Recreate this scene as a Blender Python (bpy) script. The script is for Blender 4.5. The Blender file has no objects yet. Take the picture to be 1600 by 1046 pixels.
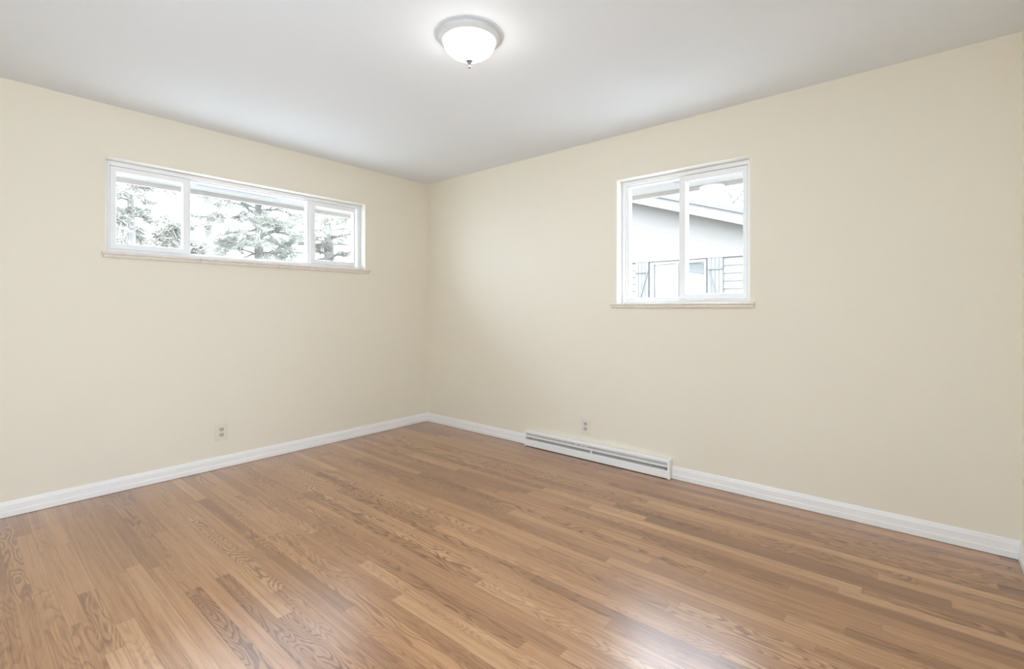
import bpy, bmesh, math, random
from mathutils import Vector, Matrix, noise

# ------------------------------------------------------------------ scene, camera, light
sc = bpy.context.scene
C = sc.collection
sc.view_settings.view_transform = 'Standard'
sc.view_settings.look = 'None'
sc.view_settings.gamma = 1.0
sc.view_settings.use_curve_mapping = False
sc.view_settings.exposure = 0.20
sc.cycles.max_bounces = 14
sc.cycles.diffuse_bounces = 10
sc.cycles.glossy_bounces = 4
sc.cycles.transparent_max_bounces = 16
sc.cycles.sample_clamp_indirect = 6.0

F = 748.8                                   # focal length in pixels of the 1600 px wide frame
cd = bpy.data.cameras.new('camera')
cam = bpy.data.objects.new('camera', cd); C.objects.link(cam)
cd.sensor_width = 36.0; cd.sensor_fit = 'HORIZONTAL'
cd.lens = F / 1600 * 36.0
cd.shift_y = -40.5 / 1600
cd.clip_start = 0.02
cam.location = (3.8706, -3.2088, 1.1605)
cam.rotation_euler = (math.pi / 2, 0, math.atan2(0.64737, 0.76218))
sc.camera = cam

W = bpy.data.worlds.new('overcast'); sc.world = W; W.use_nodes = True
bg = W.node_tree.nodes['Background']
bg.inputs['Color'].default_value = (0.82, 0.95, 1.12, 1)
# overcast sky: three times brighter overhead than at the horizon
SKY = 9.5
wn, wl = W.node_tree.nodes, W.node_tree.links
wg = wn.new('ShaderNodeTexCoord'); ws = wn.new('ShaderNodeSeparateXYZ'); wl.new(wg.outputs['Generated'], ws.inputs[0])
wm = wn.new('ShaderNodeMapRange'); wm.inputs[1].default_value = 0; wm.inputs[2].default_value = 1
wm.inputs[3].default_value = SKY; wm.inputs[4].default_value = SKY * 3; wl.new(ws.outputs[2], wm.inputs[0])
wl.new(wm.outputs[0], bg.inputs['Strength'])

LAMP = 32.0                                  # glass shade of the ceiling lamp
def area(name, loc, rot, sx, sy, power, col):
    l = bpy.data.lights.new(name, 'AREA'); l.shape = 'RECTANGLE'; l.size = sx; l.size_y = sy
    l.energy = power; l.color = col
    o = bpy.data.objects.new(name, l); C.objects.link(o); o.location = loc; o.rotation_euler = rot
    return o
# unseen fill light added behind the camera, shining through an invented doorway
area('rear_added_fill', (3.12, -4.18, 1.05), (math.radians(90), 0, 0), 1.9, 1.9, 34, (0.80, 0.95, 1.12))
# second added fill beyond an invented side doorway behind the camera's right shoulder
area('side_added_fill', (4.50, -3.55, 1.05), (math.radians(90), 0, math.radians(90)), .62, 1.9, 46, (0.80, 0.95, 1.12))

# ------------------------------------------------------------------ room sizes
RX, RY, H = 4.233, 3.95, 2.44               # room: x 0..RX, y -RY..0
T = 0.22                                    # outer wall thickness

# ------------------------------------------------------------------ helpers
def new_obj(name, bm, mat=None, parent=None, smooth=False, recalc=True):
    if recalc: bmesh.ops.recalc_face_normals(bm, faces=bm.faces[:])
    me = bpy.data.meshes.new(name); bm.to_mesh(me); bm.free()
    if smooth:
        for p in me.polygons: p.use_smooth = True
    o = bpy.data.objects.new(name, me); C.objects.link(o)
    if mat: me.materials.append(mat)
    if parent: o.parent = parent
    return o
def empty(name, loc=(0, 0, 0)):
    o = bpy.data.objects.new(name, None); C.objects.link(o); o.location = loc; o.empty_display_size = .1
    return o
def tag(o, label, cat, group=None, kind=None):
    o['label'] = label; o['category'] = cat
    if group: o['group'] = group
    if kind: o['kind'] = kind
    return o
def struct(o, label=None):
    o['kind'] = 'structure'
    if label: o['label'] = label
    return o
def box(bm, x0, x1, y0, y1, z0, z1, f=None, bev=0.0):
    f = f or (lambda a, b, c: Vector((a, b, c)))
    b2 = bmesh.new()
    vs = [b2.verts.new((x, y, z)) for x in (x0, x1) for y in (y0, y1) for z in (z0, z1)]
    for q in ((0, 1, 3, 2), (4, 6, 7, 5), (0, 4, 5, 1), (2, 3, 7, 6), (0, 2, 6, 4), (1, 5, 7, 3)):
        b2.faces.new([vs[i] for i in q])
    bmesh.ops.recalc_face_normals(b2, faces=b2.faces[:])
    if bev: bmesh.ops.bevel(b2, geom=b2.edges[:], offset=bev, segments=2, affect='EDGES', profile=.5)
    m = {}
    for v in b2.verts: m[v] = bm.verts.new(f(*v.co))
    for fc in b2.faces: bm.faces.new([m[v] for v in fc.verts])
    b2.free()
def frame_mb(bm, a0, a1, b0, b1, w, d0, d1, f, bev=.003):
    """rectangular frame as a mitred ring; w = (left, right, bottom, top) widths"""
    wl, wr, wb, wt = w
    o = [(a0, b0), (a1, b0), (a1, b1), (a0, b1)]
    i = [(a0 + wl, b0 + wb), (a1 - wr, b0 + wb), (a1 - wr, b1 - wt), (a0 + wl, b1 - wt)]
    b2 = bmesh.new()
    R = [[b2.verts.new((p[0], d, p[1])) for p in ring] for ring, d in ((o, d0), (i, d0), (i, d1), (o, d1))]
    for k in range(4):
        for n in range(4):
            A, B = R[k], R[(k + 1) % 4]
            b2.faces.new([A[n], A[(n + 1) % 4], B[(n + 1) % 4], B[n]])
    bmesh.ops.recalc_face_normals(b2, faces=b2.faces[:])
    if bev:
        es = [e for e in b2.edges if len({round(v.co.y, 5) for v in e.verts}) == 1 and abs(e.verts[0].co.y - min(d0, d1)) < 1e-5
              and not (e.verts[0] in R[0] and e.verts[1] in R[1]) and not (e.verts[0] in R[1] and e.verts[1] in R[0])]
        bmesh.ops.bevel(b2, geom=es, offset=bev, segments=2, affect='EDGES', profile=.5)
    m = {v: bm.verts.new(f(v.co.x, v.co.z, v.co.y)) for v in b2.verts}
    for fc in b2.faces: bm.faces.new([m[v] for v in fc.verts])
    b2.free()
def lathe(bm, prof, seg, cx=0, cy=0):
    rings = []
    for r, z in prof:
        if r < 1e-5: rings.append([bm.verts.new((cx, cy, z))])
        else: rings.append([bm.verts.new((cx + r * math.cos(2 * math.pi * k / seg), cy + r * math.sin(2 * math.pi * k / seg), z)) for k in range(seg)])
    for A, B in zip(rings, rings[1:]):
        for k in range(seg):
            k2 = (k + 1) % seg
            vs = [A[k % len(A)], A[k2 % len(A)], B[k2 % len(B)], B[k % len(B)]]
            u = []
            for v in vs:
                if v not in u: u.append(v)
            if len(u) > 2: bm.faces.new(u)
def extrude_profile(bm, prof, a0, a1, f, cuts0=None, cuts1=None):
    """prof: list of (out, z); runs from a0 to a1; cuts give the mitre per point"""
    A = [bm.verts.new(f(a0 + (p[0] if cuts0 else 0), p[1], -p[0])) for p in prof]
    B = [bm.verts.new(f(a1 - (p[0] if cuts1 else 0), p[1], -p[0])) for p in prof]
    n = len(prof)
    for k in range(n):
        bm.faces.new([A[k], A[(k + 1) % n], B[(k + 1) % n], B[k]])
    bm.faces.new(A); bm.faces.new(B[::-1])

# wall frames: (a along the wall, b height, d depth out of the room) -> world
LW = lambda a, b, d: Vector((-d, -a, b))     # left wall, a runs towards the camera from the corner
RW = lambda a, b, d: Vector((a, d, b))       # right wall, a runs from the corner
SW = lambda a, b, d: Vector((RX + d, -a, b)) # side wall at the right edge of the picture
BW = lambda a, b, d: Vector((a, -RY - d, b)) # wall behind the camera

# ------------------------------------------------------------------ materials
def mat(name):
    m = bpy.data.materials.new(name); m.use_nodes = True
    nt = m.node_tree; return m, nt, nt.nodes['Principled BSDF']
def N(nt, typ, **kw):
    n = nt.nodes.new(typ)
    for k, v in kw.items(): setattr(n, k, v)
    return n
def simple(name, col, rough=.5, spec=.5, metal=0, var=.02, scale=8, bump=0, bscale=200):
    m, nt, p = mat(name)
    tc = N(nt, 'ShaderNodeTexCoord'); nz = N(nt, 'ShaderNodeTexNoise'); nz.inputs['Scale'].default_value = scale
    nt.links.new(tc.outputs['Object'], nz.inputs['Vector'])
    mr = N(nt, 'ShaderNodeMapRange'); mr.inputs[3].default_value = 1 - var; mr.inputs[4].default_value = 1 + var
    nt.links.new(nz.outputs['Fac'], mr.inputs[0])
    hs = N(nt, 'ShaderNodeHueSaturation'); hs.inputs['Color'].default_value = (*col, 1)
    nt.links.new(mr.outputs[0], hs.inputs['Value']); nt.links.new(hs.outputs[0], p.inputs['Base Color'])
    p.inputs['Roughness'].default_value = rough; p.inputs['Metallic'].default_value = metal
    p.inputs['Specular IOR Level'].default_value = spec
    if bump:
        n2 = N(nt, 'ShaderNodeTexNoise'); n2.inputs['Scale'].default_value = bscale; n2.inputs['Detail'].default_value = 4
        nt.links.new(tc.outputs['Object'], n2.inputs['Vector'])
        b = N(nt, 'ShaderNodeBump'); b.inputs['Strength'].default_value = bump; b.inputs['Distance'].default_value = .002
        nt.links.new(n2.outputs['Fac'], b.inputs['Height']); nt.links.new(b.outputs[0], p.inputs['Normal'])
    return m
M = {}
M['wall'] = simple('cream_wall_paint', (.805, .75, .632), .55, .3, var=.008, scale=2, bump=.12, bscale=160)
M['ceiling'] = simple('white_ceiling_paint', (0.800, 0.835, 0.865), .8, .2, var=.008, scale=2, bump=.12, bscale=120)
M['reveal'] = simple('off_white_reveal_paint', (.86, .85, .80), .5, .3, var=.01)
M['trim'] = simple('white_trim_paint', (0.875, 0.865, 0.850), .35, .5, var=.01)
M['vinyl'] = simple('white_vinyl', (.87, .868, .87), .3, .5, var=.01)
M['enamel'] = simple('white_enamel_steel', (.86, .86, .86), .35, .5, var=.012, scale=5)
M['heater_dark'] = simple('grey_heater_fins', (.55, .54, .51), .5, .5, var=.25, scale=60)
M['heater_slot'] = simple('grey_slot', (.52, .51, .48), .5, .4, var=.15, scale=40)
M['gasket'] = simple('grey_gasket', (.45, .46, .47), .6, .3)
M['sill'] = simple('marbled_beige_tile', (.80, .74, .66), .25, .5, var=.10, scale=30)
M['grout'] = simple('brown_grout', (.45, .38, .30), .8, .2)
M['plate'] = simple('ivory_plastic', (.76, .71, .64), .35, .5, var=.01)
M['recept'] = simple('ivory_receptacle', (.55, .51, .41), .35, .5, var=.01)
M['slot'] = simple('dark_slots', (.10, .09, .07), .6, .2)
M['screw'] = simple('painted_screw', (.60, .58, .52), .3, .5, metal=.3)
M['nickel'] = simple('brushed_white_metal', (0.580, 0.580, 0.565), .3, .5, metal=0, var=.02)
M['finial'] = simple('grey_nickel_finial', (0.180, 0.180, 0.171), .3, .5, metal=.6, var=.02)
M['dark_gap'] = simple('dark_gap', (.12, .085, .06), .8, .1)
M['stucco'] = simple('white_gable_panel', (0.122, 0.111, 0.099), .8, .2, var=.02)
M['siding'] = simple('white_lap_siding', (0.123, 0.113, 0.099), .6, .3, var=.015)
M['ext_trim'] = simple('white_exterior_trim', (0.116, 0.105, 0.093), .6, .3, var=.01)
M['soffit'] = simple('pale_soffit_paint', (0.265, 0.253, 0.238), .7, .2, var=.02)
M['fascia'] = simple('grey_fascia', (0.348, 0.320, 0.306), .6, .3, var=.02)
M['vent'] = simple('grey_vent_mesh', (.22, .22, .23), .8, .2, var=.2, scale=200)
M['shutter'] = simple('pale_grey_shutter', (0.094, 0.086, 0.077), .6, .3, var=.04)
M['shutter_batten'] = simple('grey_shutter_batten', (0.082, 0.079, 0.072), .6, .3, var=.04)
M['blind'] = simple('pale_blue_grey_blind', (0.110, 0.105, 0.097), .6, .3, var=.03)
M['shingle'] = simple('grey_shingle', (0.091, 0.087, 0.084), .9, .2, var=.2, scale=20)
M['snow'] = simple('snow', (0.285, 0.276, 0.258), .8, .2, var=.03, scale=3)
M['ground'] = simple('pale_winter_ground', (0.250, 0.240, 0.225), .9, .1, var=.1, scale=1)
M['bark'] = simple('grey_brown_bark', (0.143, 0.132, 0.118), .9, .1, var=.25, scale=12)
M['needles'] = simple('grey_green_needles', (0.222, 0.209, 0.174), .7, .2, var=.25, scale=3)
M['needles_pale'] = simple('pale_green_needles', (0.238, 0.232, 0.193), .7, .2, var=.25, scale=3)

def glass_mat():
    m, nt, p = mat('window_glass'); nt.nodes.remove(p)
    out = nt.nodes['Material Output']
    tr = N(nt, 'ShaderNodeBsdfTransparent'); tr.inputs[0].default_value = (.97, .98, .98, 1)
    gl = N(nt, 'ShaderNodeBsdfGlossy'); gl.inputs['Roughness'].default_value = 0.0
    # thin pane: the same Schlick reflectance on the way in and out
    ge = N(nt, 'ShaderNodeNewGeometry'); dt = N(nt, 'ShaderNodeVectorMath', operation='DOT_PRODUCT')
    nt.links.new(ge.outputs['Normal'], dt.inputs[0]); nt.links.new(ge.outputs['Incoming'], dt.inputs[1])
    def mth(op, a, b=None):
        n = N(nt, 'ShaderNodeMath', operation=op)
        for i, v in enumerate((a, b)):
            if isinstance(v, (int, float)): n.inputs[i].default_value = v
            elif v is not None: nt.links.new(v, n.inputs[i])
        return n
    fr = mth('ADD', mth('MULTIPLY', mth('POWER', mth('SUBTRACT', 1.0, mth('ABSOLUTE', dt.outputs['Value']).outputs[0]).outputs[0], 5.0).outputs[0], .96).outputs[0], .04)
    mx = N(nt, 'ShaderNodeMixShader')
    nt.links.new(fr.outputs[0], mx.inputs[0]); nt.links.new(tr.outputs[0], mx.inputs[1]); nt.links.new(gl.outputs[0], mx.inputs[2])
    nt.links.new(mx.outputs[0], out.inputs['Surface'])
    return m
M['glass'] = glass_mat()
def lamp_glass():
    m, nt, p = mat('lit_frosted_glass')
    p.inputs['Base Color'].default_value = (.9, .9, .88, 1); p.inputs['Roughness'].default_value = .3
    p.inputs['Emission Color'].default_value = (1.0, .97, .93, 1)
    # the bulb sits deep in the bowl: the glass glows most at its bottom, least at the rim
    tc = N(nt, 'ShaderNodeTexCoord'); sp = N(nt, 'ShaderNodeSeparateXYZ'); nt.links.new(tc.outputs['Object'], sp.inputs[0])
    mr = N(nt, 'ShaderNodeMapRange'); mr.inputs[1].default_value = -.030; mr.inputs[2].default_value = -.085
    mr.inputs[3].default_value = LAMP * .05; mr.inputs[4].default_value = LAMP; nt.links.new(sp.outputs[2], mr.inputs[0])
    nt.links.new(mr.outputs[0], p.inputs['Emission Strength'])
    return m
M['lamp_glass'] = lamp_glass()

def floor_mat():
    m, nt, p = mat('oak_strip_floor')
    L = nt.links.new
    def math_(op, a=None, b=None, c=None):
        n = N(nt, 'ShaderNodeMath', operation=op)
        for i, v in enumerate((a, b, c)):
            if v is None: continue
            if isinstance(v, (int, float)): n.inputs[i].default_value = v
            else: L(v, n.inputs[i])
        return n.outputs[0]
    uv = N(nt, 'ShaderNodeUVMap', uv_map='board'); sx = N(nt, 'ShaderNodeSeparateXYZ'); L(uv.outputs[0], sx.inputs[0])
    u, v = sx.outputs[0], sx.outputs[1]                     # metres along and across one board
    at = N(nt, 'ShaderNodeAttribute', attribute_name='board_seed'); sa = N(nt, 'ShaderNodeSeparateXYZ'); L(at.outputs['Vector'], sa.inputs[0])
    r1, r2, r3 = sa.outputs[0], sa.outputs[1], sa.outputs[2]
    def vec(x, y, z):
        c = N(nt, 'ShaderNodeCombineXYZ')
        for i, q in enumerate((x, y, z)):
            if isinstance(q, (int, float)): c.inputs[i].default_value = q
            else: L(q, c.inputs[i])
        return c.outputs[0]
    def noise_(vecs, scale, detail=2, rough=.5):
        n = N(nt, 'ShaderNodeTexNoise'); n.inputs['Scale'].default_value = scale; n.inputs['Detail'].default_value = detail
        n.inputs['Roughness'].default_value = rough; L(vecs, n.inputs['Vector']); return n.outputs['Fac']
    def ramp(fac, stops):
        c = N(nt, 'ShaderNodeValToRGB'); L(fac, c.inputs[0]); e = c.color_ramp.elements
        e.remove(e[1]); e[0].position = stops[0][0]; e[0].color = (*stops[0][1], 1)
        for pos, col in stops[1:]: e.new(pos).color = (*col, 1)
        return c.outputs[0]
    seed = math_('MULTIPLY', r1, 97.0)
    # growth rings cut lengthwise: contour lines of a slow field, stretched along the board
    f1 = noise_(vec(math_('MULTIPLY', u, 2.5), math_('MULTIPLY', v, 14.0), seed), 1.0, 1.5, .45)
    ringn = math_('ADD', math_('MULTIPLY', r2, 14.0), 8.0)
    rings = math_('FRACT', math_('MULTIPLY', f1, ringn))
    # saw-tooth: soft climb, sharp late-wood edge
    late = ramp(rings, [(0.0, (0, 0, 0)), (.45, (.12,) * 3), (.80, (1,) * 3), (.92, (.75,) * 3), (1.0, (0, 0, 0))])
    lsep = N(nt, 'ShaderNodeRGBToBW'); L(late, lsep.inputs[0])
    ramt = math_('MULTIPLY', math_('ADD', math_('MULTIPLY', math_('MAXIMUM', math_('SUBTRACT', r3, .38), 0.0), 1.7), .07), 1.0)
    # straight fine pores
    pores = noise_(vec(math_('MULTIPLY', u, 14.0), math_('MULTIPLY', v, 620.0), seed), 1.0, 3, .6)
    streak = noise_(vec(math_('MULTIPLY', u, 1.6), math_('MULTIPLY', v, 75.0), math_('ADD', seed, 5)), 1.0, 3, .55)
    mid = noise_(vec(math_('MULTIPLY', u, 4.5), math_('MULTIPLY', v, 230.0), math_('ADD', seed, 17)), 1.0, 2, .6)
    blot = noise_(vec(math_('MULTIPLY', u, 2.2), math_('MULTIPLY', v, 7.0), math_('ADD', seed, 9)), 1.0, 2, .5)
    tone = math_('FRACT', math_('ADD', math_('MULTIPLY', r1, 7.31), math_('MULTIPLY', r2, 3.77)))
    base = ramp(tone, [(0.0, (.30, .145, .066)), (.12, (.37, .185, .085)), (.38, (.43, .225, .105)), (.62, (.47, .250, .118)), (.85, (.51, .285, .142)), (1.0, (.58, .345, .18))])
    dark = N(nt, 'ShaderNodeMix', data_type='RGBA', blend_type='MULTIPLY')
    fac = math_('ADD', math_('MULTIPLY', lsep.outputs[0], ramt), math_('MULTIPLY', math_('SUBTRACT', streak, .40), 1.35))
    fac = math_('ADD', fac, math_('MULTIPLY', math_('SUBTRACT', blot, .5), .55))
    fac = math_('ADD', fac, math_('MULTIPLY', math_('SUBTRACT', pores, .45), .75))
    fac = math_('ADD', fac, math_('MULTIPLY', math_('SUBTRACT', mid, .48), 1.1))
    cl = N(nt, 'ShaderNodeClamp'); L(fac, cl.inputs[0])
    L(cl.outputs[0], dark.inputs[0]); L(base, dark.inputs[6]); dark.inputs[7].default_value = (.44, .34, .26, 1)
    # mineral streaks on a few boards
    ms = noise_(vec(math_('MULTIPLY', u, 2.6), math_('MULTIPLY', v, 34.0), math_('ADD', seed, 31)), 1.0, 2, .5)
    ms = ramp(ms, [(0, (0,) * 3), (.70, (0,) * 3), (.80, (1,) * 3), (1, (1,) * 3)])
    mb = N(nt, 'ShaderNodeRGBToBW'); L(ms, mb.inputs[0])
    d2 = N(nt, 'ShaderNodeMix', data_type='RGBA', blend_type='MULTIPLY'); L(math_('MULTIPLY', mb.outputs[0], .75), d2.inputs[0])
    L(dark.outputs[2], d2.inputs[6]); d2.inputs[7].default_value = (.42, .34, .28, 1)
    # seams
    at2 = N(nt, 'ShaderNodeAttribute', attribute_name='board_len')
    e1 = math_('MINIMUM', v, math_('SUBTRACT', BWID, v))
    e2 = math_('MINIMUM', u, math_('SUBTRACT', at2.outputs['Fac'], u))
    e = math_('MINIMUM', e1, e2)
    mr = N(nt, 'ShaderNodeMapRange'); mr.inputs[1].default_value = .0003; mr.inputs[2].default_value = .0013
    mr.inputs[3].default_value = .50; mr.inputs[4].default_value = 0; L(e, mr.inputs[0])
    d3 = N(nt, 'ShaderNodeMix', data_type='RGBA', blend_type='MULTIPLY'); L(mr.outputs[0], d3.inputs[0])
    L(d2.outputs[2], d3.inputs[6]); d3.inputs[7].default_value = (.25, .18, .12, 1)
    L(d3.outputs[2], p.inputs['Base Color'])
    ro = math_('ADD', math_('MULTIPLY', pores, .10), math_('MULTIPLY', blot, .10)); ro = math_('ADD', ro, .22)
    L(ro, p.inputs['Roughness'])
    p.inputs['Specular IOR Level'].default_value = .2
    p.inputs['Coat Weight'].default_value = 1.0; p.inputs['Coat Roughness'].default_value = .30; p.inputs['Coat IOR'].default_value = 1.6
    hgt = math_('SUBTRACT', math_('MULTIPLY', pores, .12), mr.outputs[0])
    b = N(nt, 'ShaderNodeBump'); b.inputs['Strength'].default_value = .25; b.inputs['Distance'].default_value = .0012
    L(hgt, b.inputs['Height']); L(b.outputs[0], p.inputs['Normal'])
    return m
BWID = 0.0574
M['floor'] = floor_mat()

# ------------------------------------------------------------------ floor: every strip a face with its own seed
def build_floor():
    rng = random.Random(11)
    verts, faces, uvs, seeds, lens = [], [], [], [], []
    y = 0.0; row = 0
    while y > -RY - T:
        x = -rng.uniform(.05, 1.0)
        while x < RX:
            ln = rng.choice([rng.uniform(.35, .8), rng.uniform(.5, 1.2), rng.uniform(.8, 1.7)])
            x0, x1 = max(x, 0), min(x + ln, RX)
            if x1 > x0:
                k = len(verts)
                verts += [(x0, y - BWID, 0), (x1, y - BWID, 0), (x1, y, 0), (x0, y, 0)]
                faces.append((k, k + 1, k + 2, k + 3))
                uvs += [(x0 - x, 0), (x1 - x, 0), (x1 - x, BWID), (x0 - x, BWID)]
                seeds.append((rng.random(), rng.random(), rng.random())); lens.append(ln)
            x += ln
        y -= BWID; row += 1
    me = bpy.data.meshes.new('floor'); me.from_pydata(verts, [], faces)
    ul = me.uv_layers.new(name='board')
    for i, c in enumerate(uvs): ul.data[i].uv = c
    a = me.attributes.new('board_seed', 'FLOAT_VECTOR', 'FACE')
    for i in range(len(faces)): a.data[i].vector = seeds[i]
    b = me.attributes.new('board_len', 'FLOAT', 'FACE')
    for i in range(len(faces)): b.data[i].value = lens[i]
    me.materials.append(M['floor'])
    o = bpy.data.objects.new('floor', me); C.objects.link(o)
    return struct(o, 'glossy brown oak strip floor running along the right wall')
build_floor()
bm = bmesh.new(); box(bm, -T, RX + T, -RY - T, T, -.25, -.004)
struct(new_obj('floor_slab', bm, M['dark_gap']), 'subfloor under the oak strips')

# ------------------------------------------------------------------ walls and ceiling
def wall(name, f, a0, a1, hole, mname, label, T=T, r=.008):
    bm = bmesh.new(); mp = bm.verts.new
    h0, h1 = -.02, H + .15
    if hole is None:
        box(bm, a0, a1, h0, h1, 0, T, lambda a, b, d: f(a, b, d))
    else:
        p0, p1, q0, q1 = hole
        def ring(o, d): return [mp(f(a, b, d)) for a, b in ((p0 - o, q0 - o), (p1 + o, q0 - o), (p1 + o, q1 + o), (p0 - o, q1 + o))]
        def outer(d): return [mp(f(a, b, d)) for a, b in ((a0, h0), (a1, h0), (a1, h1), (a0, h1))]
        R = [outer(0)]
        S = 6
        for k in range(S + 1):
            t = math.pi / 2 * k / S
            R.append(ring(r * (1 - math.sin(t)), r * (1 - math.cos(t))))
        R += [ring(0, T), outer(T)]
        R.append(R[0])
        for k, (A, B) in enumerate(zip(R, R[1:])):
            for n in range(4):
                fc = bm.faces.new([A[n], A[(n + 1) % 4], B[(n + 1) % 4], B[n]])
                if 3 < k <= S + 1: fc.material_index = 1
    o = new_obj(name, bm, M[mname]); o.data.materials.append(M['reveal'])
    return struct(o, label)
LH = (.733, 2.567, 1.490, 2.112)             # left window opening a0,a1,b0,b1
RH = (2.165, 3.070, 1.175, 2.110)
wall('wall_left', LW, -T, RY + T, LH, 'wall', 'cream wall with the wide three-pane window', T=.165)
wall('wall_right', RW, 0, RX + T, RH, 'wall', 'cream wall with the two-pane window and baseboard heater')
wall('wall_side', SW, 0, RY + T, (3.22, 3.86, .001, 2.03), 'wall', 'cream wall turning in at the right edge')  # side doorway is an opening added to let the fill light in
wall('wall_behind', BW, 0, RX, (2.15, 4.10, .001, 2.03), 'wall', 'cream wall behind the viewer with a doorway added for fill light', T=.12)  # unseen doorway cut here for the added rear fill light
bm = bmesh.new()                                       # unseen hall added round the fill lights to shut out the sky
box(bm, 0, 6.0, -5.7, -5.5, -.02, H + .1); box(bm, -.2, 0, -5.7, -RY - T, -.02, H + .1); box(bm, 5.8, 6.0, -5.5, -2.8, -.02, H + .1)
box(bm, RX + T, 5.8, -3.0, -2.8, -.02, H + .1)
struct(new_obj('wall_added_hall', bm, M['wall']), 'unseen cream hall walls added behind the viewer to shut out sky light')
bm = bmesh.new(); box(bm, -.2, 6.0, -5.7, -RY - .12, H, H + .1); box(bm, RX + T, 6.0, -RY - .12, -2.8, H, H + .1)
struct(new_obj('ceiling_added_hall', bm, M['ceiling']), 'unseen white ceiling of the added hall, shutting out sky light')
bm = bmesh.new(); box(bm, -.2, 6.0, -5.7, -RY - T, -.25, -.002); box(bm, RX + T, 6.0, -RY - T, -2.8, -.25, -.002)
struct(new_obj('floor_added_hall', bm, M['dark_gap']), 'unseen dark floor of the added hall behind the viewer')
bm = bmesh.new(); box(bm, 0, RX, -RY, 0, H, H + .1)
struct(new_obj('ceiling', bm, M['ceiling']), 'smooth white ceiling')

# ------------------------------------------------------------------ baseboards
BP = [(0, .002), (.0145, .002), (.0145, .030), (.0115, .036), (.0105, .066), (.0085, .074), (.0065, .083), (.003, .087), (0, .087)]
def baseboard(name, f, a0, a1, c0, c1, label):
    bm = bmesh.new(); extrude_profile(bm, BP, a0, a1, f, c0, c1)
    struct(new_obj(name, bm, M['trim']), label)
baseboard('baseboard_left', LW, 0, RY, True, True, 'white baseboard below the three-pane window wall')
baseboard('baseboard_right', RW, 0, 1.327, True, False, 'white baseboard between the corner and the heater')
baseboard('baseboard_near_right', RW, 2.583, RX, False, True, 'white baseboard from the heater to the right edge')
baseboard('baseboard_side', SW, 0, 3.20, True, False, 'white baseboard of the wall at the right edge')

# ------------------------------------------------------------------ windows
def pane(f, a0, a1, b0, b1, d, parent, name='glass_pane'):
    bm = bmesh.new(); box(bm, a0, a1, b0, b1, d, d + .004, f)
    return new_obj(name, bm, M['glass'], parent)
def sash(f, a0, a1, b0, b1, w, d0, d1, parent):
    bm = bmesh.new(); frame_mb(bm, a0, a1, b0, b1, w, d0, d1, f, .004)
    s = new_obj('sash', bm, M['vinyl'], parent)
    wl, wr, wb, wt = w
    g = bmesh.new(); frame_mb(g, a0 + wl - .001, a1 - wr + .001, b0 + wb - .001, b1 - wt + .001, (.003,) * 4, d0 + .022, d0 + .027, f, 0)
    new_obj('gasket', g, M['gasket'], s)
    pane(f, a0 + wl - .004, a1 - wr + .004, b0 + wb - .004, b1 - wt + .004, d0 + .025, s)
    return s
def sill(f, a0, a1, top, joints, parent, hole):
    bm = bmesh.new()
    js = [a0] + joints + [a1]
    for j0, j1 in zip(js, js[1:]):
        # bullnose nosing in front of the wall, a thin moulding under it
        nose = [(-.07 + .0, top), (.020, top), (.026, top - .004), (.029, top - .010), (.026, top - .016), (.020, top - .0185), (-.0 + .0005, top - .0185)]
        nose = [(.0005, top), (.022, top), (.0275, top - .004), (.0295, top - .0095), (.0275, top - .015), (.022, top - .0185), (.0005, top - .0185)]
        cove = [(.0005, top - .0187), (.018, top - .0187), (.020, top - .026), (.017, top - .034), (.013, top - .037), (.0005, top - .037)]
        g = .0012
        for pr, sh in ((nose, 0), (cove, .006)):
            extrude_profile(bm, pr, j0 + g + (sh if j0 == a0 else 0), j1 - g - (sh if j1 == a1 else 0), f)
    # slab lying in the opening
    box(bm, hole[0] + .001, hole[1] - .001, hole[2] + .0005, top, .0005, .078, f)
    s = new_obj('sill', bm, M['sill'], parent)
    gm = bmesh.new()
    for j in joints: box(gm, j - .0012, j + .0012, top - .036, top - .0005, -.0165, 0, f)
    if joints: new_obj('grout_joint', gm, M['grout'], s)
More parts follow.
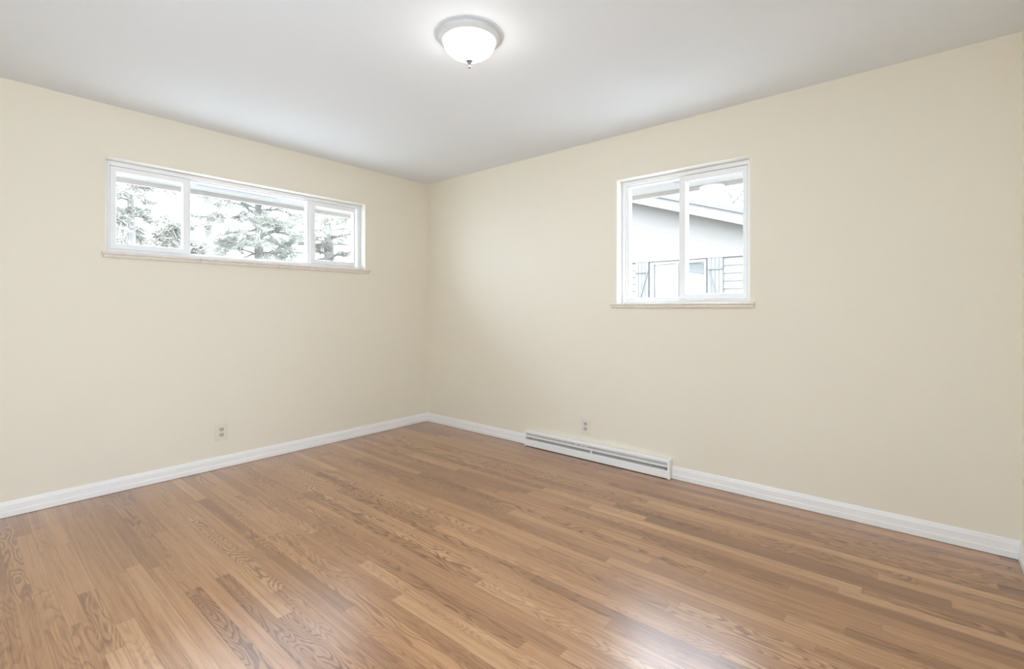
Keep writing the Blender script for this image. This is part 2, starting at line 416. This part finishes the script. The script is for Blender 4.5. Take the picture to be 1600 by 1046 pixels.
def window(name, f, hole, top, label, left):
    a0, a1, b0, b1 = hole
    root = empty(name, f((a0 + a1) / 2, top, .11)); struct(root, label)
    mi = root.matrix_basis.inverted
    D0, D1 = .078, .155
    base = lambda a, b, d: f(a, b, d) - root.location
    bm = bmesh.new()
    if left:
        frame_mb(bm, a0 + .001, a1 - .001, top, b1 - .001, (.028, .028, .028, .030), D0, D1, base)
        frame_mb(bm, a0 + .010, a1 - .010, top + .008, b1 - .010, (.020, .020, .022, .022), D0 + .012, D1 - .005, base)
        # fixed centre light with slim beads and two fixed mullions
        frame_mb(bm, 1.205, 2.098, top + .026, b1 - .028, (.026, .012, .010, .012), D0 + .018, D1 - .01, base)
    else:
        frame_mb(bm, a0 + .001, a1 - .001, top, b1 - .001, (.022, .028, .018, .030), D0, D1, base)
        frame_mb(bm, a0 + .010, a1 - .010, top + .008, b1 - .010, (.024, .018, .014, .020), D0 + .012, D1 - .005, base)
        frame_mb(bm, 2.186, 2.645, top + .018, b1 - .028, (.026, .040, .020, .014), D0 + .022, D1 - .01, base)
    new_obj('window_frame', bm, M['vinyl'], root)
    if left:
        pane(base, 1.228, 2.089, top + .032, b1 - .036, D0 + .045, root)
        sash(base, 1.163 - .385, 1.163 + .048, top + .030, b1 - .032, (.022, .046, .036, .038), D0 + .006, D0 + .045, root)
        sash(base, 2.096, 2.537, top + .030, b1 - .032, (.040, .034, .036, .034), D0 + .006, D0 + .045, root)
    else:
        pane(base, 2.209, 2.608, top + .034, b1 - .038, D0 + .045, root)
        sash(base, 2.600, 3.040, top + .024, b1 - .034, (.044, .028, .036, .040), D0 + .002, D0 + .042, root)
    sill(base, *( (.690, 2.592, top, [1.24, 1.80 - .0, 2.09][:0] or [.98, 1.52, 2.06]) if left else (2.118, 3.104, top, [2.66])), root, hole)
    return root
window('window_1', LW, LH, 1.517, 'wide low white sliding window of three panes with a beige tile sill', True)
window('window_2', RW, RH, 1.202, 'white two-pane sliding window with a view of the neighbouring gable', False)

# ------------------------------------------------------------------ ceiling lamp
def ceiling_lamp():
    cx, cy = 2.262, -1.624
    root = empty('ceiling_lamp', (cx, cy, H))
    tag(root, 'lit flush dome lamp with frosted glass bowl on the white ceiling', 'ceiling lamp')
    bm = bmesh.new()
    lathe(bm, [(.05, -.0005), (.1435, -.0005), (.1455, -.003), (.1455, -.017), (.143, -.020), (.134, -.023), (.130, -.028), (.125, -.031), (.117, -.031), (.112, -.026), (.05, -.026), (.05, -.0005)], 96)
    new_obj('canopy', bm, M['nickel'], root, True)
    bm = bmesh.new()
    pr = [(.114, -.026), (.1175, -.032), (.1185, -.038)]
    for k in range(1, 17):
        t = k / 16
        pr.append((.1185 * max(0.0, 1 - t ** 1.9) ** .72 if k < 16 else 0.0, -.038 - .076 * t))
    lathe(bm, pr, 96)
    new_obj('glass_bowl', bm, M['lamp_glass'], root, True)
    bm = bmesh.new()
    lathe(bm, [(0, -.112), (.0145, -.1135), (.0170, -.117), (.0160, -.120), (.010, -.125), (.0065, -.130), (.004, -.135), (.003, -.139), (.0048, -.142), (.0058, -.146), (.0045, -.150), (0, -.152)], 40)
    new_obj('finial', bm, M['finial'], root, True)
ceiling_lamp()

# ------------------------------------------------------------------ electrical outlets
def outlet(f, a, z, label):
    root = empty('electrical_outlet', f(a, z, 0))
    tag(root, label, 'outlet', 'duplex outlets low on the walls')
    g = lambda x, y, d: f(a + x, z + y, d) - root.location
    bm = bmesh.new(); box(bm, -.040, .040, -.061, .061, -.0065, -.0003, g, .0028)
    new_obj('wall_plate', bm, M['plate'], root)
    for s in (1, -1):
        bm = bmesh.new(); n = 28; A, B = [], []
        for k in range(n):
            t = 2 * math.pi * k / n
            x, y = .0172 * math.cos(t), .0172 * math.sin(t); y = max(-.0140, min(.0140, y))
            A.append(bm.verts.new(g(x, y + s * .0195, -.0085))); B.append(bm.verts.new(g(x, y + s * .0195, -.006)))
        bm.faces.new(A)
        for k in range(n): bm.faces.new([A[k], A[(k + 1) % n], B[(k + 1) % n], B[k]])
        rc = new_obj('receptacle', bm, M['recept'], root)
        bm = bmesh.new()
        box(bm, -.0088, -.0048, s * .0195 - .0015, s * .0195 + .0085, -.0088, -.0080, g)
        box(bm, .0048, .0088, s * .0195 - .0005, s * .0195 + .0075, -.0088, -.0080, g)
        box(bm, -.0022, .0022, s * .0195 - .0105, s * .0195 - .0060, -.0088, -.0080, g)
        new_obj('slots', bm, M['slot'], rc)
    bm = bmesh.new()
    A = [bm.verts.new(g(.003 * math.cos(k * math.pi / 8), .003 * math.sin(k * math.pi / 8), -.0078)) for k in range(16)]
    B = [bm.verts.new(g(.0034 * math.cos(k * math.pi / 8), .0034 * math.sin(k * math.pi / 8), -.0062)) for k in range(16)]
    bm.faces.new(A)
    for k in range(16): bm.faces.new([A[k], A[(k + 1) % 16], B[(k + 1) % 16], B[k]])
    new_obj('screw', bm, M['screw'], root)
outlet(LW, 1.920, .262, 'ivory duplex outlet low on the wall below the three-pane window')
outlet(RW, 1.898, .246, 'ivory duplex outlet on the wall just above the baseboard heater')

# ------------------------------------------------------------------ baseboard heater
def heater():
    a0, a1 = 1.327, 2.583
    root = empty('baseboard_heater', RW((a0 + a1) / 2, 0, 0))
    tag(root, 'long low white electric baseboard heater at the foot of the right wall', 'heater')
    g = lambda a, b, d: RW(a, b, d) - root.location
    Ht, Dp = .132, .048
    bm = bmesh.new()                                          # back plate and rounded top hood
    prof = [(.0008, .004), (.006, .004), (.006, Ht - .006), (.036, Ht - .006), (.0405, Ht - .010), (.0405, Ht - .021), (.0440, Ht - .021), (.0440, Ht - .007), (.0385, Ht), (.0008, Ht)]
    extrude_profile(bm, prof, a0 + .004, a1 - .004, g); new_obj('back_housing', bm, M['enamel'], root)
    bm = bmesh.new()                                          # front cover panel
    prof = [(.040, .006), (Dp, .006), (Dp, .054), (.0455, .0585), (.040, .0585)]
    extrude_profile(bm, prof, a0 + .004, a1 - .004, g); new_obj('front_panel', bm, M['enamel'], root)
    bm = bmesh.new()                                          # louvre rail between both slots
    prof = [(.036, .0815), (.0455, .0805), (.0460, .0895), (.038, .0915)]
    extrude_profile(bm, prof, a0 + .004, a1 - .004, g); new_obj('louvre', bm, M['enamel'], root)
    bm = bmesh.new()                                          # finned element behind the grille
    box(bm, a0 + .03, a1 - .03, .060, .066, -.036, -.008, g)
    k = a0 + .03
    while k < a1 - .03:
        box(bm, k, k + .0022, .046, .084, -.040, -.008, g); k += .0065
    fi = new_obj('heating_fins', bm, M['heater_dark'], root)
    bm = bmesh.new(); box(bm, a0 + .005, a1 - .005, .086, Ht - .012, -.037, -.034, g)
    new_obj('deflector', bm, M['heater_slot'], root)
    for q, (e0, e1) in enumerate(((a0 - .004, a0 + .012), (a1 - .016, a1 + .004))):
        bm = bmesh.new(); box(bm, e0, e1, .001, Ht + .0015, -Dp - .002, -.0008, g, .0035)
        new_obj('end_cap', bm, M['enamel'], root)
    bm = bmesh.new(); box(bm, 1.966, 1.980, .052, .092, -.0475, -.041, g, .002)
    new_obj('clip', bm, M['enamel'], root)
    # worn patch of the louvre left of the middle where the paint is scuffed
    bm = bmesh.new(); rng = random.Random(4)
    for k in range(16):
        x = 1.80 + rng.random() * .13; y = .094 + rng.random() * .014
        box(bm, x, x + rng.uniform(.006, .018), y, y + .0025, -.0405, -.033, g)
    new_obj('bent_louvre_strip', bm, M['enamel'], root)
heater()

# ------------------------------------------------------------------ own eaves outside both windows
def eave(name, f, a0, a1, vents, label):
    root = empty(name, f((a0 + a1) / 2, 2.13, .4))
    tag(root, label, 'eave')
    g = lambda a, b, d: f(a, b, d) - root.location
    bm = bmesh.new(); box(bm, a0, a1, 2.120, 2.135, T + .002, .585, g); new_obj('soffit', bm, M['soffit'], root)
    bm = bmesh.new(); box(bm, a0, a1, 2.086, 2.26, .585, .610, g); new_obj('fascia', bm, M['fascia'], root)
    bm = bmesh.new(); box(bm, a0, a1, 2.26, 2.29, T + .002, .65, g, 0); new_obj('roof_deck', bm, M['shingle'], root)
    for v0, v1 in vents:
        bm = bmesh.new(); box(bm, v0, v1, 2.1175, 2.121, .36, .42, g); new_obj('soffit_vent', bm, M['vent'], root)
eave('roof_eave', LW, -1.2, 6.0, [(1.35, 1.95)], 'pale roof eave just outside the wide three-pane window')
eave('roof_eave', RW, .8 - .04, 6.0, [(2.45, 3.0)], 'pale roof eave just outside the two-pane window')
for o in list(C.objects):
    if o.name.startswith('roof_eave'): o['group'] = 'roof eaves outside the windows'

# ------------------------------------------------------------------ outside: ground and neighbouring house
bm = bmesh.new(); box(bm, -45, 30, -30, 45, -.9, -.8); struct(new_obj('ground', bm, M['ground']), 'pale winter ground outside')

def neighbour():
    Y0 = 5.0
    root = empty('neighbouring_house', (1.0, Y0, -.8))
    tag(root, 'white low-gabled house with shutters seen through the two-pane window', 'house')
    g = lambda x, y, z: Vector((x, y, z)) - root.location
    # gable slopes: fascia bottom line from (-.23,3.12) to (1.74,2.47)
    sl = (3.121 - 2.472) / 1.971; apx = -1.9
    zr = lambda x: 3.121 - sl * (abs(x - apx) - (-.23 - apx))
    xl, xr = -6.8, 3.0
    bm = bmesh.new()
    def prism(pts, y0, y1):
        A = [bm.verts.new(g(x, y0, z)) for x, z in pts]; B = [bm.verts.new(g(x, y1, z)) for x, z in pts]
        n = len(pts); bm.faces.new(A); bm.faces.new(B[::-1])
        for k in range(n): bm.faces.new([A[k], A[(k + 1) % n], B[(k + 1) % n], B[k]])
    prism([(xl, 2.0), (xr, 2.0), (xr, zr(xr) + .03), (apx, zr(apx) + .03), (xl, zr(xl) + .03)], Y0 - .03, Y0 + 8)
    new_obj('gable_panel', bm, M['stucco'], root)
    bm = bmesh.new()                                          # lap siding, board under board
    pts = [(Y0 + .2, 2.0), (Y0 + .2, -.8)]; z = -.8
    while z < 1.999:
        z1 = min(z + .127, 2.0); pts += [(Y0 - .018, z), (Y0 - .003, z1)]; z = z1
    A = [bm.verts.new(g(xl, y, q)) for y, q in pts]; B = [bm.verts.new(g(xr, y, q)) for y, q in pts]
    for k in range(len(pts)): bm.faces.new([A[k], A[(k + 1) % len(pts)], B[(k + 1) % len(pts)], B[k]])
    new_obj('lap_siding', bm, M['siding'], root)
    ov = .30
    for s in (1, -1):
        X = (lambda t: apx + s * t)
        tl = xr - apx + .5
        bm = bmesh.new()                                      # barge board
        prism([(X(0), zr(apx)), (X(tl), zr(X(tl))), (X(tl), zr(X(tl)) + .175), (X(0), zr(apx) + .175)], Y0 - ov, Y0 - ov + .03)
        new_obj('barge_board', bm, M['ext_trim'], root)
        bm = bmesh.new()
        prism([(X(0), zr(apx) + .03), (X(tl), zr(X(tl)) + .03), (X(tl), zr(X(tl)) + .05), (X(0), zr(apx) + .05)], Y0 - ov + .03, Y0 - .03)
        new_obj('rake_soffit', bm, M['soffit'], root)
        bm = bmesh.new()
        prism([(X(0), zr(apx) + .176), (X(tl), zr(X(tl)) + .176), (X(tl), zr(X(tl)) + .235), (X(0), zr(apx) + .235)], Y0 - ov - .04, Y0 + 8)
        new_obj('roof', bm, M['shingle'], root)
        rng = random.Random(5)
        t = .1
        while t < tl - .1:
            w = rng.uniform(.05, .22)
            x = X(t); zz = zr(x) + .23; bm = bmesh.new()
            m4 = Matrix.Translation(g(x, Y0 - ov + .02, zz)) @ Matrix.Diagonal((w * .5, .06, rng.uniform(.015, .035), 1))
            bmesh.ops.create_icosphere(bm, subdivisions=2, radius=1, matrix=m4)
            t += rng.uniform(.12, .5)
            new_obj('snow_patch', bm, M['snow'], root, True)
    # window with shutters
    zb, zt = .95, 1.985
    wf = empty('house_window', (0, 0, 0)); wf.parent = root
    def bx(name, x0, x1, z0, z1, y0, y1, m, par=wf):
        b = bmesh.new(); box(b, x0, x1, y0, y1, z0, z1, g); return new_obj(name, b, m, par)
    f = lambda a, b, d: g(a, d, b)
    b = bmesh.new(); frame_mb(b, .190, 1.177, zb, zt, (.078, .034, .06, .045), Y0 - .055, Y0 + .02, f)
    box(b, .659, .708, Y0 - .05, Y0 + .02, zb, zt, g)
    new_obj('casing', b, M['ext_trim'], wf)
    b = bmesh.new(); z = zb
    while z < zt - .04:
        box(b, .26, 1.15, Y0 + .000 - .024, Y0 + .0 - .020, z, z + .022, g); z += .026
    new_obj('blind', b, M['blind'], wf)
    bx('pane', .26, 1.15, zb, zt, Y0 - .034, Y0 - .030, M['glass'])
    def shutter(x0, x1, flip):
        b = bmesh.new(); n = 4; w = (x1 - x0) / n
        for k in range(n): box(b, x0 + k * w + .002, x0 + (k + 1) * w - .002, Y0 - .045, Y0 - .018, zb, zt + .01, g)
        s = new_obj('shutter', b, M['shutter'], root)
        b = bmesh.new()
        for zz in (zt - .165, zb + .12): box(b, x0 + .01, x1 - .01, Y0 - .062, Y0 - .044, zz - .035 * .35, zz + .035 * .35, g)
        p, q = (x0 + .02, zb + .14), (x1 - .03, zt - .17)
        q = (x1 - .02, zt - .17)
        if flip: p, q = (x1 - .02, p[1]), (x0 + .02, q[1])
        h = .010
        A = [b.verts.new(g(x, y, z)) for y in (Y0 - .060, Y0 - .045) for x, z in ((p[0] - h, p[1]), (p[0] + h, p[1]), (q[0] + h, q[1]), (q[0] - h, q[1]))]
        for qd in ((0, 1, 2, 3), (4, 7, 6, 5), (0, 4, 5, 1), (1, 5, 6, 2), (2, 6, 7, 3), (3, 7, 4, 0)): b.faces.new([A[i] for i in qd])
        new_obj('batten', b, M['shutter_batten'], s)
    shutter(-.098, .159, False); shutter(1.190, 1.440, True)
neighbour()

# ------------------------------------------------------------------ trees
def tube(V, Fc, pts, rad, seg=6):
    k0 = len(V)
    for i, p in enumerate(pts):
        d = (pts[min(i + 1, len(pts) - 1)] - pts[max(i - 1, 0)]).normalized()
        u = d.orthogonal().normalized(); w = d.cross(u)
        for s in range(seg):
            t = 2 * math.pi * s / seg
            V.append(p + (u * math.cos(t) + w * math.sin(t)) * rad[i])
    for i in range(len(pts) - 1):
        for s in range(seg):
            a = k0 + i * seg + s; b = k0 + i * seg + (s + 1) % seg
            Fc.append((a, b, b + seg, a + seg))
def tuft(V, Fc, p, d, rng, n, ln, wd):
    for k in range(n):
        v = (d * .9 + Vector((rng.gauss(0, .6), rng.gauss(0, .6), rng.gauss(0, .45)))).normalized()
        s = v.cross(Vector((rng.random() - .5, rng.random() - .5, rng.random() - .5))).normalized() * wd
        o = p + Vector((rng.gauss(0, .05), rng.gauss(0, .05), rng.gauss(0, .03)))
        L = ln * rng.uniform(.6, 1.1); i = len(V)
        V += [o - s, o + s, o + v * L + s * .3, o + v * L - s * .3]; Fc.append((i, i + 1, i + 2, i + 3))
def mesh_obj(name, V, Fc, m, parent):
    me = bpy.data.meshes.new(name); me.from_pydata([tuple(v) for v in V], [], Fc); me.materials.append(m)
    o = bpy.data.objects.new(name, me); C.objects.link(o); o.parent = parent; return o
def tree(name, x, y, h, base, crown, r0, label, seed, nb=46, droop=.1, needles='needles', leafy=1.0, tl=.24, fork=0, kind='tree'):
    rng = random.Random(seed)
    root = empty(name, (x, y, -.8))
    tag(root, label, kind, 'trees outside the windows' if kind == 'tree' else 'bushes outside the windows')
    V, Fc, NV, NF = [], [], [], []
    pts, rad = [], []
    n = 12; ox = oy = 0
    for i in range(n + 1):
        t = i / n; ox += rng.gauss(0, .035); oy += rng.gauss(0, .035)
        pts.append(Vector((ox, oy, t * h))); rad.append(r0 * (1 - t) ** .8 + .012)
    tube(V, Fc, pts, rad, 8)
    def at(t):
        i = min(int(t * n), n - 1); return pts[i].lerp(pts[i + 1], t * n - i)
    for b in range(nb):
        t = base + (1 - base) * (b + rng.random()) / nb * .98
        p = at(t); az = b * 2.4 + rng.gauss(0, .5)
        ln = crown * (math.sin(math.pi * min(1, (1 - (t - base) / (1 - base)) * .8 + .12)) ** .7) * rng.uniform(.6, 1.1)
        d = Vector((math.cos(az), math.sin(az), rng.uniform(-.15, .45)))
        bp, br = [p], [max(.012, r0 * .30 * (1 - t) + .012)]
        m = 6; q = p.copy()
        for i in range(m):
            d = (d + Vector((rng.gauss(0, .16), rng.gauss(0, .16), rng.gauss(0, .10) - droop * i / m))).normalized()
            q = q + d * ln / m; bp.append(q.copy()); br.append(br[0] * (1 - (i + 1) / m) + .005)
            if i >= 1:
                for s in range(3):
                    sd = (d + Vector((rng.gauss(0, .9), rng.gauss(0, .9), rng.gauss(0, .5)))).normalized()
                    sl = ln * .22 * rng.uniform(.5, 1.3)
                    e = q + sd * sl
                    tube(V, Fc, [q.copy(), q.lerp(e, .5) + Vector((0, 0, rng.gauss(0, .02))), e], [.009, .006, .003], 4)
                    if leafy and rng.random() < leafy:
                        tuft(NV, NF, e, sd, rng, 26, tl, .007)
                        if rng.random() < .75: tuft(NV, NF, q.lerp(e, .55), sd, rng, 22, tl, .007)
                    elif not leafy:
                        for _ in range(2):
                            td = (sd + Vector((rng.gauss(0, .6), rng.gauss(0, .6), rng.gauss(0, .5)))).normalized()
                            tube(V, Fc, [e, e + td * sl * .7], [.004, .002], 3)
        tube(V, Fc, bp, br, 6)
    mesh_obj('trunk', V, Fc, M['bark'], root)
    if NV: mesh_obj('foliage', NV, NF, M[needles], root)
def along(px, dist):
    """a point standing in the garden, seen in the direction of a column of the picture"""
    u = (px - 800) / F
    dx, dy = u * .76218 - .64737, u * .64737 + .76218
    return 3.8706 + dx * dist, -3.2088 + dy * dist
tree('pine_tree', *along(196, 10.0), 8.5, .42, 1.15, .08, 'drooping pine trunk and boughs in the left pane of the wide window', 3, 60, .30, tl=.14)
tree('pine_tree', *along(315, 13.0), 9.0, .45, .8, .12, 'thin sparse pine at the left of the wide centre pane', 8, 30, .05, leafy=.45, tl=.18)
tree('pine_tree', *along(402, 17.5), 10.5, .36, 2.9, .20, 'large spreading pine in the middle of the wide window', 21, 120, .10, needles='needles_pale', tl=.26)
tree('pine_tree', *along(521, 24.0), 12.0, .30, 2.4, .34, 'thick-trunked pine in the right pane of the wide window', 33, 90, .12, leafy=.9, tl=.30)
for i, (px, dist, hh, lb) in enumerate(((205, 13.8, 4.3, 'pale bush behind the drooping pine at the bottom left of the wide window'), (258, 8.2, 3.5, 'pointed bush under the drooping pine beside the first mullion'),
        (345, 22.5, 5.3, 'low bush left of the large spreading pine'), (447, 20.6, 4.9, 'low bush right of the large spreading pine'))):
    tree('evergreen_bush', *along(px, dist), hh, .12, (.9, .45, 1.3, .8)[i], .04, lb, 50 + i, 50, -.1, needles='needles', tl=.16, kind='bush', leafy=.7)
tree('bare_tree', *along(1136, 17.5), 9.5, .30, 2.2, .16, 'bare branched tree rising behind the white gabled house', 71, 60, -.25, leafy=0)
